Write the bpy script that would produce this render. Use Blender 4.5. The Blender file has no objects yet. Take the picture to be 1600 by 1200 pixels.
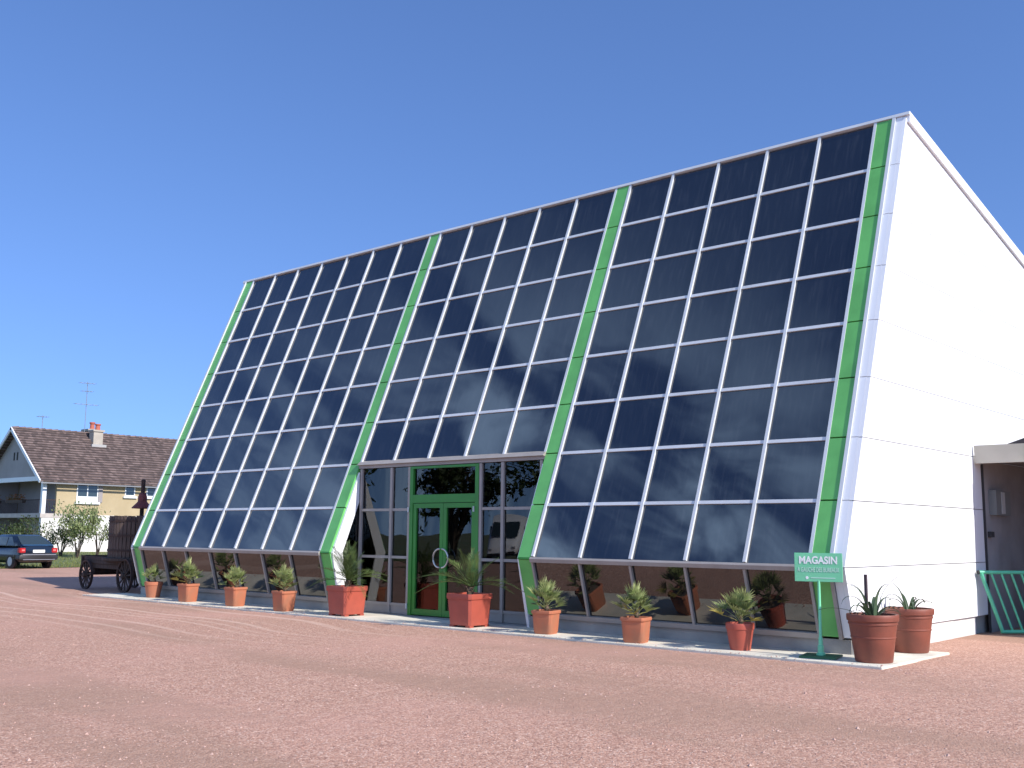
import bpy, bmesh, math, random
from mathutils import Vector, Matrix
random.seed(7)
S = bpy.context.scene
COL = S.collection
R = math.radians
V = Vector

# ------------------------------------------------------------------ camera
CAM = V((24.4364, -13.8532, 1.606))
YAW, PITCH, ROLL, FPX = R(-41.5045), R(8.0525), R(0.5326), 1660.11
def cam_axes():
    f = V((math.sin(YAW)*math.cos(PITCH), math.cos(YAW)*math.cos(PITCH), math.sin(PITCH)))
    r = V((math.cos(YAW), -math.sin(YAW), 0)); u = r.cross(f)
    c, s = math.cos(ROLL), math.sin(ROLL)
    return r*c+u*s, u*c-r*s, f
AR, AU, AF = cam_axes()
cd = bpy.data.cameras.new('camera'); cam = bpy.data.objects.new('camera', cd); COL.objects.link(cam)
cd.sensor_width = 36; cd.lens = 36*FPX/1600; cd.clip_start = .1; cd.clip_end = 3000
cam.matrix_world = Matrix(((AR.x, AU.x, -AF.x, CAM.x), (AR.y, AU.y, -AF.y, CAM.y), (AR.z, AU.z, -AF.z, CAM.z), (0, 0, 0, 1)))
S.camera = cam
def at(px, py, axis, val):          # pixel of the 1600x1200 photograph -> point on the plane axis = val
    d = AR*((px-800)/FPX) - AU*((py-600)/FPX) + AF
    return CAM + d*((val-CAM[axis])/d[axis])

# ------------------------------------------------------------------ light
SUN_EL, SUN_AZ = R(36), R(2)        # azimuth measured from +x towards +y
to_sun = V((math.cos(SUN_EL)*math.cos(SUN_AZ), math.cos(SUN_EL)*math.sin(SUN_AZ), math.sin(SUN_EL)))
sd = bpy.data.lights.new('sun', 'SUN'); sun = bpy.data.objects.new('sun', sd); COL.objects.link(sun)
sd.energy = 4.9; sd.angle = R(.53); sd.color = (1, .95, .87)
sun.rotation_euler = to_sun.to_track_quat('Z', 'Y').to_euler(); sun.location = (40, 0, 40)
W = bpy.data.worlds.new('World'); S.world = W; W.use_nodes = True
nt = W.node_tree; nt.nodes.clear()
def N(t, typ, **kw):
    n = t.nodes.new(typ)
    for k, v in kw.items():
        if k.startswith('i_'): n.inputs[k[2:].replace('_', ' ')].default_value = v
        else: setattr(n, k, v)
    return n
sky = N(nt, 'ShaderNodeTexSky', sky_type='NISHITA', sun_disc=False)
sky.sun_elevation = SUN_EL; sky.sun_rotation = R(90)-SUN_AZ; sky.altitude = 200
sky.air_density = 1.0; sky.dust_density = .25; sky.ozone_density = 3.0
bg = N(nt, 'ShaderNodeBackground'); bg.inputs['Strength'].default_value = .143
wo = N(nt, 'ShaderNodeOutputWorld')
# clear upper-air look: the lower sky is read a little higher up, which tames the bright horizon band
tcs = N(nt, 'ShaderNodeTexCoord'); lift = N(nt, 'ShaderNodeVectorMath', operation='MULTIPLY_ADD'); nt.links.new(tcs.outputs['Generated'], lift.inputs[0])
lift.inputs[1].default_value = (1, 1, .88); lift.inputs[2].default_value = (0, 0, .145); lnm = N(nt, 'ShaderNodeVectorMath', operation='NORMALIZE')
nt.links.new(lift.outputs[0], lnm.inputs[0]); nt.links.new(lnm.outputs[0], sky.inputs['Vector'])
# thin clouds over the yard: the photograph shows them mirrored in the glass front
tc = N(nt, 'ShaderNodeTexCoord'); sx = N(nt, 'ShaderNodeSeparateXYZ'); nt.links.new(tc.outputs['Generated'], sx.inputs[0])
zc = N(nt, 'ShaderNodeMath', operation='MAXIMUM'); nt.links.new(sx.outputs['Z'], zc.inputs[0]); zc.inputs[1].default_value = .08
dx = N(nt, 'ShaderNodeMath', operation='DIVIDE'); nt.links.new(sx.outputs['X'], dx.inputs[0]); nt.links.new(zc.outputs[0], dx.inputs[1])
dy = N(nt, 'ShaderNodeMath', operation='DIVIDE'); nt.links.new(sx.outputs['Y'], dy.inputs[0]); nt.links.new(zc.outputs[0], dy.inputs[1])
cx = N(nt, 'ShaderNodeCombineXYZ'); nt.links.new(dx.outputs[0], cx.inputs[0]); nt.links.new(dy.outputs[0], cx.inputs[1])
cn = N(nt, 'ShaderNodeTexNoise'); cn.inputs['Scale'].default_value = 4.4; cn.inputs['Detail'].default_value = 5; cn.inputs['Roughness'].default_value = .5; cn.inputs['Distortion'].default_value = .6
nt.links.new(cx.outputs[0], cn.inputs['Vector'])
cr = N(nt, 'ShaderNodeMapRange', interpolation_type='SMOOTHSTEP'); nt.links.new(cn.outputs['Fac'], cr.inputs['Value'])
cr.inputs['From Min'].default_value = .37; cr.inputs['From Max'].default_value = .66
my = N(nt, 'ShaderNodeMapRange', interpolation_type='SMOOTHSTEP'); nt.links.new(sx.outputs['Y'], my.inputs['Value'])
my.inputs['From Min'].default_value = -.22; my.inputs['From Max'].default_value = -.58
mm = N(nt, 'ShaderNodeMath', operation='MULTIPLY'); nt.links.new(cr.outputs[0], mm.inputs[0]); nt.links.new(my.outputs[0], mm.inputs[1])
mz = N(nt, 'ShaderNodeMapRange', interpolation_type='SMOOTHSTEP'); nt.links.new(sx.outputs['Z'], mz.inputs['Value'])
mz.inputs['From Min'].default_value = .80; mz.inputs['From Max'].default_value = .58; mz.inputs['To Min'].default_value = .06; mz.inputs['To Max'].default_value = .85
m3 = N(nt, 'ShaderNodeMath', operation='MULTIPLY'); nt.links.new(mm.outputs[0], m3.inputs[0]); nt.links.new(mz.outputs[0], m3.inputs[1]); mm = m3
mix = N(nt, 'ShaderNodeMix', data_type='RGBA'); nt.links.new(mm.outputs[0], mix.inputs['Factor'])
tint = N(nt, 'ShaderNodeMix', data_type='RGBA', blend_type='MULTIPLY'); tint.inputs['Factor'].default_value = 1; tint.inputs['B'].default_value = (.73, .865, 1.15, 1)
nt.links.new(sky.outputs[0], tint.inputs['A']); nt.links.new(tint.outputs['Result'], mix.inputs['A']); mix.inputs['B'].default_value = (5.9, 8.6, 12.6, 1)
nt.links.new(mix.outputs['Result'], bg.inputs['Color']); nt.links.new(bg.outputs[0], wo.inputs[0])
S.view_settings.view_transform = 'Standard'; S.view_settings.look = 'None'
S.view_settings.exposure = .30; S.view_settings.gamma = 1
S.render.engine = 'CYCLES'; S.cycles.max_bounces = 8; S.cycles.transparent_max_bounces = 12

# ------------------------------------------------------------------ materials
MATS = {}
def mat(name, col, rough=.6, metal=0, var=0, vscale=3, bump=0, bscale=20, ior=1.5, alt=None, stretch=None, spec=None, vdetail=4):
    """procedural Principled material: base colour mottled by noise towards alt, noise relief"""
    if name in MATS: return MATS[name]
    m = bpy.data.materials.new(name); m.use_nodes = True; t = m.node_tree; b = t.nodes['Principled BSDF']
    b.inputs['Roughness'].default_value = rough; b.inputs['Metallic'].default_value = metal; b.inputs['IOR'].default_value = ior
    if spec is not None: b.inputs['Specular IOR Level'].default_value = spec
    co = N(t, 'ShaderNodeTexCoord'); src = co.outputs['Object']
    if stretch:
        mp = N(t, 'ShaderNodeMapping'); mp.inputs['Scale'].default_value = stretch; t.links.new(src, mp.inputs[0]); src = mp.outputs[0]
    if var or alt:
        n = N(t, 'ShaderNodeTexNoise'); n.inputs['Scale'].default_value = vscale; n.inputs['Detail'].default_value = vdetail; t.links.new(src, n.inputs['Vector'])
        a2 = alt or tuple(c*(1-var) for c in col)
        mx = N(t, 'ShaderNodeMix', data_type='RGBA'); mx.inputs['A'].default_value = (*col, 1); mx.inputs['B'].default_value = (*a2, 1)
        mr = N(t, 'ShaderNodeMapRange'); mr.inputs['From Min'].default_value = .35; mr.inputs['From Max'].default_value = .65
        t.links.new(n.outputs['Fac'], mr.inputs['Value']); t.links.new(mr.outputs[0], mx.inputs['Factor']); t.links.new(mx.outputs['Result'], b.inputs['Base Color'])
    else: b.inputs['Base Color'].default_value = (*col, 1)
    if bump:
        n2 = N(t, 'ShaderNodeTexNoise'); n2.inputs['Scale'].default_value = bscale; n2.inputs['Detail'].default_value = 3; t.links.new(src, n2.inputs['Vector'])
        bp = N(t, 'ShaderNodeBump'); bp.inputs['Strength'].default_value = bump; bp.inputs['Distance'].default_value = .02
        t.links.new(n2.outputs['Fac'], bp.inputs['Height']); t.links.new(bp.outputs[0], b.inputs['Normal'])
    MATS[name] = m; return m

def leaf_mat(name, col, alt, trans=.25):
    m = mat(name, col, rough=.5, alt=alt, vscale=5, spec=.35)
    t = m.node_tree; b = t.nodes['Principled BSDF']; out = t.nodes['Material Output']
    oi = N(t, 'ShaderNodeObjectInfo'); hs = N(t, 'ShaderNodeHueSaturation'); mr = N(t, 'ShaderNodeMapRange')
    t.links.new(oi.outputs['Random'], mr.inputs['Value']); mr.inputs['To Min'].default_value = .65; mr.inputs['To Max'].default_value = 1.35
    lk = b.inputs['Base Color'].links[0].from_socket
    t.links.new(lk, hs.inputs['Color']); t.links.new(mr.outputs[0], hs.inputs['Value']); t.links.new(hs.outputs[0], b.inputs['Base Color'])
    tr = N(t, 'ShaderNodeBsdfTranslucent'); t.links.new(hs.outputs[0], tr.inputs['Color'])
    ms = N(t, 'ShaderNodeMixShader'); ms.inputs[0].default_value = trans
    t.links.new(b.outputs[0], ms.inputs[1]); t.links.new(tr.outputs[0], ms.inputs[2]); t.links.new(ms.outputs[0], out.inputs['Surface'])
    return m

M_ALU = mat('white_aluminium', (.64, .66, .68), .38, var=.12, vscale=1.2)
M_ALU2 = mat('shade_grey_aluminium', (.35, .315, .29), .4, var=.15, vscale=2)  # white aluminium darkened in its colour for the shaded parts; the roof shares it
M_CLAD = mat('white_cladding', (.82, .82, .83), .45, var=.04, vscale=.7)
M_PILA = mat('white_corner_sheet', (.78, .79, .82), .45, var=.05, vscale=.8)
M_GREEN = mat('green_enamel', (.15, .50, .13), .38, alt=(.115, .39, .10), vscale=1.6, vdetail=7)
M_DGREEN = mat('door_green', (.04, .24, .036), .35, alt=(.034, .20, .032), vscale=2)
M_DARK = mat('dark_backing', (.03, .03, .032), .8)
M_CONC = mat('slab_concrete', (.74, .69, .58), .85, alt=(.58, .54, .45), vscale=2.2, bump=.3, bscale=60, vdetail=8)
M_PLINTH = mat('plinth_concrete', (.36, .35, .33), .85, alt=(.25, .24, .23), vscale=1.6, bump=.3, bscale=40, vdetail=8)
M_PLINW = mat('plinth_painted', (.68, .67, .65), .8, alt=(.52, .50, .48), vscale=1.5, bump=.2, bscale=40)
M_TERRA = mat('terracotta', (.47, .15, .075), .78, alt=(.37, .15, .085), vscale=4.5, bump=.12, bscale=50, vdetail=6)
M_TERRA2 = mat('terracotta_plastic', (.40, .08, .05), .5, alt=(.34, .07, .045), vscale=4, bump=.05, bscale=40)
M_TERRA3 = mat('terracotta_brown', (.225, .062, .036), .55, alt=(.175, .052, .032), vscale=5, bump=.08, bscale=40)
M_SOIL = mat('soil', (.07, .05, .035), .95, alt=(.12, .09, .06), vscale=20, bump=.6, bscale=50)
M_STEEL = mat('steel', (.55, .55, .54), .3, metal=.8)
M_SIGN = mat('sign_green', (.20, .64, .36), .28, alt=(.18, .58, .33), vscale=2)
M_WHITE = mat('white_lettering', (.82, .85, .83), .5)
M_PALE = mat('pale_lettering', (.50, .74, .62), .5)
M_LEAF = leaf_mat('fan_palm_leaf', (.38, .41, .17), (.17, .22, .07))
M_LEAFY = leaf_mat('yellowing_leaf', (.42, .34, .08), (.30, .27, .06))
M_FROND = leaf_mat('feather_palm_leaf', (.115, .16, .045), (.05, .085, .025))
M_STRAP = leaf_mat('strap_leaf', (.085, .13, .07), (.05, .085, .045))
M_TRUNK = mat('palm_trunk', (.16, .11, .07), .95, alt=(.08, .055, .035), vscale=18, bump=.8, bscale=40)
M_WOOD = mat('old_dark_wood', (.075, .048, .036), .85, alt=(.035, .024, .02), vscale=4, bump=.5, bscale=30, stretch=(6, 6, .7))
M_WOODL = mat('old_grey_wood', (.14, .095, .075), .9, alt=(.055, .04, .034), vscale=3, bump=.5, bscale=30, stretch=(9, 9, .8))
M_IRON = mat('rusty_iron', (.06, .03, .022), .8, alt=(.03, .018, .015), vscale=9, bump=.4, bscale=50)
M_REDIRON = mat('red_painted_iron', (.20, .035, .03), .6, alt=(.12, .03, .025), vscale=9)

def glass_mat(name, base, ior, dirt=0.0, clear=0.0):
    m = bpy.data.materials.new(name); m.use_nodes = True; t = m.node_tree; b = t.nodes['Principled BSDF']; out = t.nodes['Material Output']
    b.inputs['Base Color'].default_value = (*base, 1); b.inputs['IOR'].default_value = ior; b.inputs['Roughness'].default_value = .015
    co = N(t, 'ShaderNodeTexCoord')
    n = N(t, 'ShaderNodeTexNoise'); n.inputs['Scale'].default_value = 1.1; n.inputs['Detail'].default_value = 1; t.links.new(co.outputs['Object'], n.inputs['Vector'])
    bp = N(t, 'ShaderNodeBump'); bp.inputs['Strength'].default_value = .05; bp.inputs['Distance'].default_value = .05
    t.links.new(n.outputs['Fac'], bp.inputs['Height']); t.links.new(bp.outputs[0], b.inputs['Normal'])
    if dirt:
        mp = N(t, 'ShaderNodeMapping'); mp.inputs['Scale'].default_value = (9, .8, .8); t.links.new(co.outputs['Object'], mp.inputs[0])
        n2 = N(t, 'ShaderNodeTexNoise'); n2.inputs['Scale'].default_value = 2.5; n2.inputs['Detail'].default_value = 6; t.links.new(mp.outputs[0], n2.inputs['Vector'])
        mr = N(t, 'ShaderNodeMapRange'); mr.inputs['From Min'].default_value = .5; mr.inputs['From Max'].default_value = .8; mr.inputs['To Max'].default_value = dirt
        t.links.new(n2.outputs['Fac'], mr.inputs['Value'])
        mx = N(t, 'ShaderNodeMix', data_type='RGBA'); mx.inputs['A'].default_value = (*base, 1); mx.inputs['B'].default_value = (.30, .31, .31, 1)
        t.links.new(mr.outputs[0], mx.inputs['Factor']); t.links.new(mx.outputs['Result'], b.inputs['Base Color'])
    if clear:
        gl = N(t, 'ShaderNodeBsdfGlossy'); gl.inputs['Roughness'].default_value = .01; t.links.new(bp.outputs[0], gl.inputs['Normal'])
        tr = N(t, 'ShaderNodeBsdfTransparent'); tr.inputs['Color'].default_value = (clear, clear, clear*1.02, 1)
        fr = N(t, 'ShaderNodeFresnel'); fr.inputs['IOR'].default_value = ior
        ms = N(t, 'ShaderNodeMixShader'); t.links.new(fr.outputs[0], ms.inputs[0]); t.links.new(tr.outputs[0], ms.inputs[1]); t.links.new(gl.outputs[0], ms.inputs[2])
        t.links.new(ms.outputs[0], out.inputs['Surface'])
    return m
M_PANE = glass_mat('dark_solar_glass', (.006, .0075, .014), 2.05, dirt=.06)
M_LPANE = glass_mat('bronze_glass', (.008, .007, .007), 1.9, dirt=.03)
M_EGLASS = glass_mat('entrance_glass', (.01, .01, .01), 1.75, clear=.45)
M_WGLASS = glass_mat('window_glass', (.03, .045, .05), 1.7)

# ------------------------------------------------------------------ mesh helpers
class MB:
    def __init__(s): s.v = []; s.f = []
    def face(s, pts):
        i = len(s.v); s.v += [tuple(p) for p in pts]; s.f.append(tuple(range(i, i+len(pts)))); return s
    def fbox(s, o, u, v, n, ur, vr, nr):
        o, u, v, n = V(o), V(u), V(v), V(n); i = len(s.v)
        for c in nr:
            for b in vr:
                for a in ur: s.v.append(tuple(o+u*a+v*b+n*c))
        q = ((0, 2, 3, 1), (4, 5, 7, 6), (0, 1, 5, 4), (2, 6, 7, 3), (0, 4, 6, 2), (1, 3, 7, 5))
        if u.cross(v).dot(n) < 0: q = tuple(tuple(reversed(x)) for x in q)
        s.f += [tuple(i+k for k in x) for x in q]; return s
    def box(s, x0, x1, y0, y1, z0, z1): return s.fbox((0, 0, 0), (1, 0, 0), (0, 1, 0), (0, 0, 1), (x0, x1), (y0, y1), (z0, z1))
    def bar(s, a, b, w, h=None, up=(0, 0, 1)):
        a, b = V(a), V(b); h = h or w; d = (b-a); L = d.length; d.normalize(); u = d.cross(V(up))
        if u.length < 1e-4: u = d.cross(V((1, 0, 0)))
        u.normalize(); n = u.cross(d)
        return s.fbox(a, d, u, n, (0, L), (-w/2, w/2), (-h/2, h/2))
    def loft(s, rings, closed=True, caps=True):
        i = len(s.v); n = len(rings[0])
        for r in rings: s.v += [tuple(p) for p in r]
        for k in range(len(rings)-1):
            for j in range(n if closed else n-1):
                a = i+k*n+j; b = i+k*n+(j+1) % n; s.f.append((a, b, b+n, a+n))
        if caps: s.f.append(tuple(i+j for j in reversed(range(n)))); s.f.append(tuple(i+(len(rings)-1)*n+j for j in range(n)))
        return s
    def tube(s, pts, r, seg=8, caps=True):
        pts = [V(p) for p in pts]; rings = []
        rr = r if isinstance(r, (list, tuple)) else [r]*len(pts)
        for k, p in enumerate(pts):
            d = (pts[min(k+1, len(pts)-1)]-pts[max(k-1, 0)]).normalized()
            u = d.cross(V((0, 0, 1)));  u = u if u.length > 1e-3 else d.cross(V((0, 1, 0)))
            u.normalize(); w = u.cross(d)
            rings.append([p+(u*math.cos(2*math.pi*j/seg)+w*math.sin(2*math.pi*j/seg))*rr[k] for j in range(seg)])
        return s.loft(rings, True, caps)
    def lathe(s, prof, seg=24, square=0.0, o=(0, 0, 0), axis='Z'):
        """profile (radius, height); square>0 gives a rounded square section"""
        rings = []
        for r, z in prof:
            ring = []
            for j in range(seg):
                a = 2*math.pi*(j+.5)/seg; c, sn = math.cos(a), math.sin(a)
                k = r
                if square:
                    p = square; k = r/((abs(c)**p+abs(sn)**p)**(1/p))
                if axis == 'Z': ring.append((o[0]+k*c, o[1]+k*sn, o[2]+z))
                elif axis == 'Y': ring.append((o[0]+k*c, o[1]+z, o[2]-k*sn))
                else: ring.append((o[0]+z, o[1]+k*c, o[2]+k*sn))
            rings.append(ring)
        return s.loft(rings, True, prof[0] != prof[-1])
    def prism(s, poly, x0, x1):        # poly of (y,z), extruded along x
        n = len(poly); i = len(s.v)
        s.v += [(x0, y, z) for y, z in poly]+[(x1, y, z) for y, z in poly]
        s.f.append(tuple(i+k for k in reversed(range(n)))); s.f.append(tuple(i+n+k for k in range(n)))
        for k in range(n):
            b = (k+1) % n; s.f.append((i+k, i+b, i+n+b, i+n+k))
        return s
    def mesh(s, name, m, smooth=False, auto=None, fix=True):
        me = bpy.data.meshes.new(name); me.from_pydata(s.v, [], s.f); me.materials.append(m)
        if fix:
            bm = bmesh.new(); bm.from_mesh(me); bmesh.ops.recalc_face_normals(bm, faces=bm.faces); bm.to_mesh(me); bm.free()
        if smooth:
            for p in me.polygons: p.use_smooth = True
            if auto: me.set_sharp_from_angle(angle=R(auto))
        me.update(); return me
    def build(s, name, m, parent=None, smooth=False, auto=40, bevel=0, fix=True):
        o = bpy.data.objects.new(name, s.mesh(name, m, smooth, auto, fix)); COL.objects.link(o)
        if parent: o.parent = parent
        if bevel:
            bm = bmesh.new(); bm.from_mesh(o.data); bmesh.ops.remove_doubles(bm, verts=bm.verts, dist=1e-5)
            bmesh.ops.bevel(bm, geom=bm.edges, offset=bevel, segments=2, affect='EDGES', clamp_overlap=True); bm.to_mesh(o.data); bm.free()
        return o
def inst(src, name, parent, loc=(0, 0, 0), rot=(0, 0, 0), sc=1):
    o = bpy.data.objects.new(name, src if isinstance(src, bpy.types.Mesh) else src.data); COL.objects.link(o)
    o.parent = parent; o.location = loc; o.rotation_euler = rot; o.scale = (sc, sc, sc) if not hasattr(sc, '__len__') else sc
    return o
def tag(o, label=None, cat=None, group=None, kind=None):
    for k, v in (('label', label), ('category', cat), ('group', group), ('kind', kind)):
        if v: o[k] = v
    return o
def thing(name, loc, label, cat, group=None, rz=0):
    o = bpy.data.objects.new(name, None); COL.objects.link(o); o.location = loc; o.rotation_euler = (0, 0, rz); o.empty_display_size = .2
    return tag(o, label, cat, group)

# ------------------------------------------------------------------ ground
def gravel_material():
    m = bpy.data.materials.new('pink_gravel'); m.use_nodes = True; t = m.node_tree; b = t.nodes['Principled BSDF']; b.inputs['Roughness'].default_value = .95
    b.inputs['Specular IOR Level'].default_value = .2
    L = t.links.new; co = N(t, 'ShaderNodeTexCoord').outputs['Object']
    vo = N(t, 'ShaderNodeTexVoronoi'); vo.inputs['Scale'].default_value = 62; L(co, vo.inputs['Vector'])
    hs = N(t, 'ShaderNodeSeparateColor'); L(vo.outputs['Color'], hs.inputs[0])
    rp = N(t, 'ShaderNodeValToRGB'); L(hs.outputs[0], rp.inputs[0]); e = rp.color_ramp.elements
    e[0].position = 0; e[0].color = (.25, .14, .105, 1); e[1].position = 1; e[1].color = (.69, .50, .40, 1)
    for p, c in ((.25, (.40, .22, .158)), (.55, (.49, .28, .205)), (.85, (.57, .355, .268))):
        k = e.new(p); k.color = (*c, 1)
    def noise(scale, stretch=None, detail=4, rot=0):
        src = co
        if stretch:
            mp = N(t, 'ShaderNodeMapping'); mp.inputs['Scale'].default_value = stretch; mp.inputs['Rotation'].default_value = (0, 0, rot); L(src, mp.inputs[0]); src = mp.outputs[0]
        n = N(t, 'ShaderNodeTexNoise'); n.inputs['Scale'].default_value = scale; n.inputs['Detail'].default_value = detail; L(src, n.inputs['Vector']); return n.outputs['Fac']
    def rng(s, a, bb, lo=0, hi=1):
        r = N(t, 'ShaderNodeMapRange', interpolation_type='SMOOTHSTEP'); L(s, r.inputs['Value'])
        for k, v in (('From Min', a), ('From Max', bb), ('To Min', lo), ('To Max', hi)): r.inputs[k].default_value = v
        return r.outputs[0]
    def blend(fac, a, bcol, mode='MIX'):
        x = N(t, 'ShaderNodeMix', data_type='RGBA', blend_type=mode); L(fac, x.inputs['Factor']); L(a, x.inputs['A']); x.inputs['B'].default_value = (*bcol, 1); return x.outputs['Result']
    def mul(a, bq):
        x = N(t, 'ShaderNodeMath', operation='MULTIPLY'); L(a, x.inputs[0]); L(bq, x.inputs[1]); return x.outputs[0]
    c = rp.outputs[0]
    c = blend(rng(noise(9, detail=6), .42, .75, 0, .22), c, (.30, .17, .145))                 # clumps
    c = blend(rng(noise(1, (.10, .42, 1), 5, R(-14)), .49, .62, 0, .62), c, (.345, .215, .155))   # damp brownish lanes
    c = blend(rng(noise(1, (.22, .22, 1), 4), .5, .72, 0, .45), c, (.56, .315, .25))
    sp = N(t, 'ShaderNodeSeparateXYZ'); L(co, sp.inputs[0])
    # tyre lanes swept pale along the front of the building
    wob = N(t, 'ShaderNodeMath', operation='MULTIPLY_ADD'); L(noise(.13, None, 1), wob.inputs[0]); wob.inputs[1].default_value = 2.6; L(sp.outputs['Y'], wob.inputs[2])
    cv = N(t, 'ShaderNodeMath', operation='MULTIPLY_ADD'); L(sp.outputs['X'], cv.inputs[0]); cv.inputs[1].default_value = .055; L(wob.outputs[0], cv.inputs[2])
    cb = N(t, 'ShaderNodeCombineXYZ'); L(cv.outputs[0], cb.inputs[0])
    tn = N(t, 'ShaderNodeTexNoise'); tn.inputs['Scale'].default_value = 3.6; tn.inputs['Detail'].default_value = 2; L(cb.outputs[0], tn.inputs['Vector'])
    lane = mul(rng(tn.outputs['Fac'], .50, .62), mul(rng(sp.outputs['Y'], -6.0, -3.6), rng(sp.outputs['Y'], -.6, -1.6)))
    lane = mul(lane, rng(sp.outputs['X'], 14, 7, 0, .45))
    c = blend(lane, c, (.72, .52, .42))
    L(c, b.inputs['Base Color'])
    bp = N(t, 'ShaderNodeBump'); bp.inputs['Strength'].default_value = .55; bp.inputs['Distance'].default_value = .012; bp.invert = True
    L(vo.outputs['Distance'], bp.inputs['Height'])
    b2 = N(t, 'ShaderNodeBump'); b2.inputs['Strength'].default_value = .35; b2.inputs['Distance'].default_value = .06; L(noise(4, detail=5), b2.inputs['Height'])
    L(bp.outputs[0], b2.inputs['Normal']); L(b2.outputs[0], b.inputs['Normal'])
    return m
M_GRAVEL = gravel_material()
M_GRASS = mat('grass_ground', (.085, .125, .035), .95, alt=(.15, .15, .06), vscale=1.2, bump=.6, bscale=14, vdetail=7)
M_FIELD = mat('far_field', (.09, .12, .04), .95, alt=(.14, .13, .06), vscale=.05)
def sheet(name, x0, x1, y0, y1, z, m, nx=1, ny=1, zf=None):
    b = MB(); n = ny+1
    for i in range(nx+1):
        for j in range(ny+1):
            x = x0+(x1-x0)*i/nx; y = y0+(y1-y0)*j/ny; b.v.append((x, y, zf(x, y) if zf else z))
    b.f = [(i*n+j, (i+1)*n+j, (i+1)*n+j+1, i*n+j+1) for i in range(nx) for j in range(ny)]
    o = b.build(name, m, fix=False); return o
tag(sheet('ground', -900, 900, -900, 900, -.06, M_FIELD), kind='structure')
tag(sheet('gravel_yard', -21.2, 60, -34, 40, 0, M_GRAVEL), kind='structure')
def lawn_z(x, y): return .012 + max(0, min(1, (-20.9-x)/16))*.28
lw = sheet('lawn', -75, -20.9, -30, 60, 0, M_GRASS, 40, 30, lawn_z); tag(lw, kind='structure')
# uneven rim of grass blades along the yard's edge and over the lawn the camera sees
gb = MB(); rg = random.Random(3)
for k in range(5200):
    x = -20.75-rg.random()**1.6*16; y = 5+rg.random()*15; h = rg.uniform(.05, .16); a = rg.uniform(0, 6.28); w = .02
    z = lawn_z(x, y); c, s_ = math.cos(a)*w, math.sin(a)*w; lx, ly = rg.uniform(-.05, .05), rg.uniform(-.05, .05)
    gb.face([(x-c, y-s_, z), (x+c, y+s_, z), (x+lx, y+ly, z+h)])
tag(gb.build('lawn_grass', leaf_mat('grass_blade', (.14, .19, .05), (.20, .19, .07)), fix=False), 'short rough grass behind the parked car', 'grass', kind='stuff')
# loose stones on the near gravel
st = MB(); rg = random.Random(11)
for k in range(9000):
    d = 6.2+22*rg.random()**1.7; a = YAW+rg.uniform(-.52, .52); x = CAM.x+math.sin(a)*d; y = CAM.y+math.cos(a)*d
    if k % 6 == 0: x, y = rg.uniform(-2, 19.6), -.80+rg.gauss(0, .10)      # strewn along and over the slab's edge
    elif y > -1.0: continue
    zb = .031 if (y > -.78 and x < 18.97) else 0
    r = rg.uniform(.005, .012)*(1+.8*(rg.random() < .10)); q = rg.uniform(0, 6.28)
    i = len(st.v); sq = rg.uniform(.45, .8)
    for t_ in range(4): st.v.append((x+r*math.cos(q+t_*1.571)*rg.uniform(.7, 1.2), y+r*math.sin(q+t_*1.571)*rg.uniform(.7, 1.2), zb+rg.uniform(.0, .003)))
    st.v.append((x+r*.2, y, zb+r*sq*1.4))
    st.f += [(i, i+1, i+4), (i+1, i+2, i+4), (i+2, i+3, i+4), (i+3, i, i+4)]
tag(st.build('loose_stones', mat('stone_chips', (.40, .23, .185), .95, alt=(.52, .36, .30), vscale=3), fix=False), 'loose pink stone chips scattered over the yard', 'gravel', kind='stuff')
# concrete apron round the building's foot
ap = MB().box(-1.3, 18.98, -.78, .40, -.05, .03).build('pavement', M_CONC, bevel=.008); tag(ap, kind='structure')
ap2 = MB().box(18.21, 18.96, .405, 1.62, -.05, .028).build('side_pavement', M_CONC, bevel=.008); tag(ap2, kind='structure')

# ------------------------------------------------------------------ the showroom
K, DY, DZ = 1.2, 2.9616, 7.2893
SL = math.hypot(DY, DZ); ROW = SL/8
UU = V((1, 0, 0)); VV = V((0, DY/SL, DZ/SL)); NN = V((0, -DZ/SL, DY/SL)); O1 = V((0, 0, K))
BY, BZ = .27, .257
LL = math.hypot(BY, K-BZ); V2 = V((0, -BY/LL, (K-BZ)/LL)); N2 = V((0, -(K-BZ)/LL, -BY/LL)); O2 = V((0, BY, BZ))
G = .342; M0 = 7+G; R0 = M0+5+G; XE = R0+5
XR = 18.20; XL = -.47; YB = 16.0; RS = .2075
ROOFZ = lambda y: K+DZ-RS*(y-DY)
sh = thing('showroom_building', (9, 3, 0), 'white showroom with huge leaning grid of dark glass and green stripes', 'building')
SHI = Matrix.Translation((-9, -3, 0))
def P(mb, name, m, parent=sh, **kw):
    if parent is sh: mb.v = [(x-9, y-3, z) for x, y, z in mb.v]
    else: mb.v = [(x-9, y-3, z) for x, y, z in mb.v]
    return mb.build(name, m, parent, **kw)
def up(name, m, ur, vr, nr, parent=sh): return P(MB().fbox(O1, UU, VV, NN, ur, vr, nr), name, m, parent)
def lo(name, m, ur, vr, nr, parent=sh): return P(MB().fbox(O2, UU, V2, N2, ur, vr, nr), name, m, parent)
rg = random.Random(5)
MW = .025
def pane(o, v, n, x0, x1, v0, v1, m):
    # every pane sits a hair out of true, as real glazing does
    mb = MB(); i = 0; a, b, c = (rg.uniform(-.0016, .0016) for _ in range(3))
    mb.fbox(o, UU, v, n, (x0, x1), (v0, v1), (-.02, 0))
    for k in range(8):
        q = V(mb.v[k]); q += n*(a*(1 if k & 1 else -1)+b*(1 if k & 2 else -1)); mb.v[k] = tuple(q)
    return P(mb, 'glass_pane', m)
bays = ((0, 7, 0), (M0, 5, 2), (R0, 5, 0))
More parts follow.
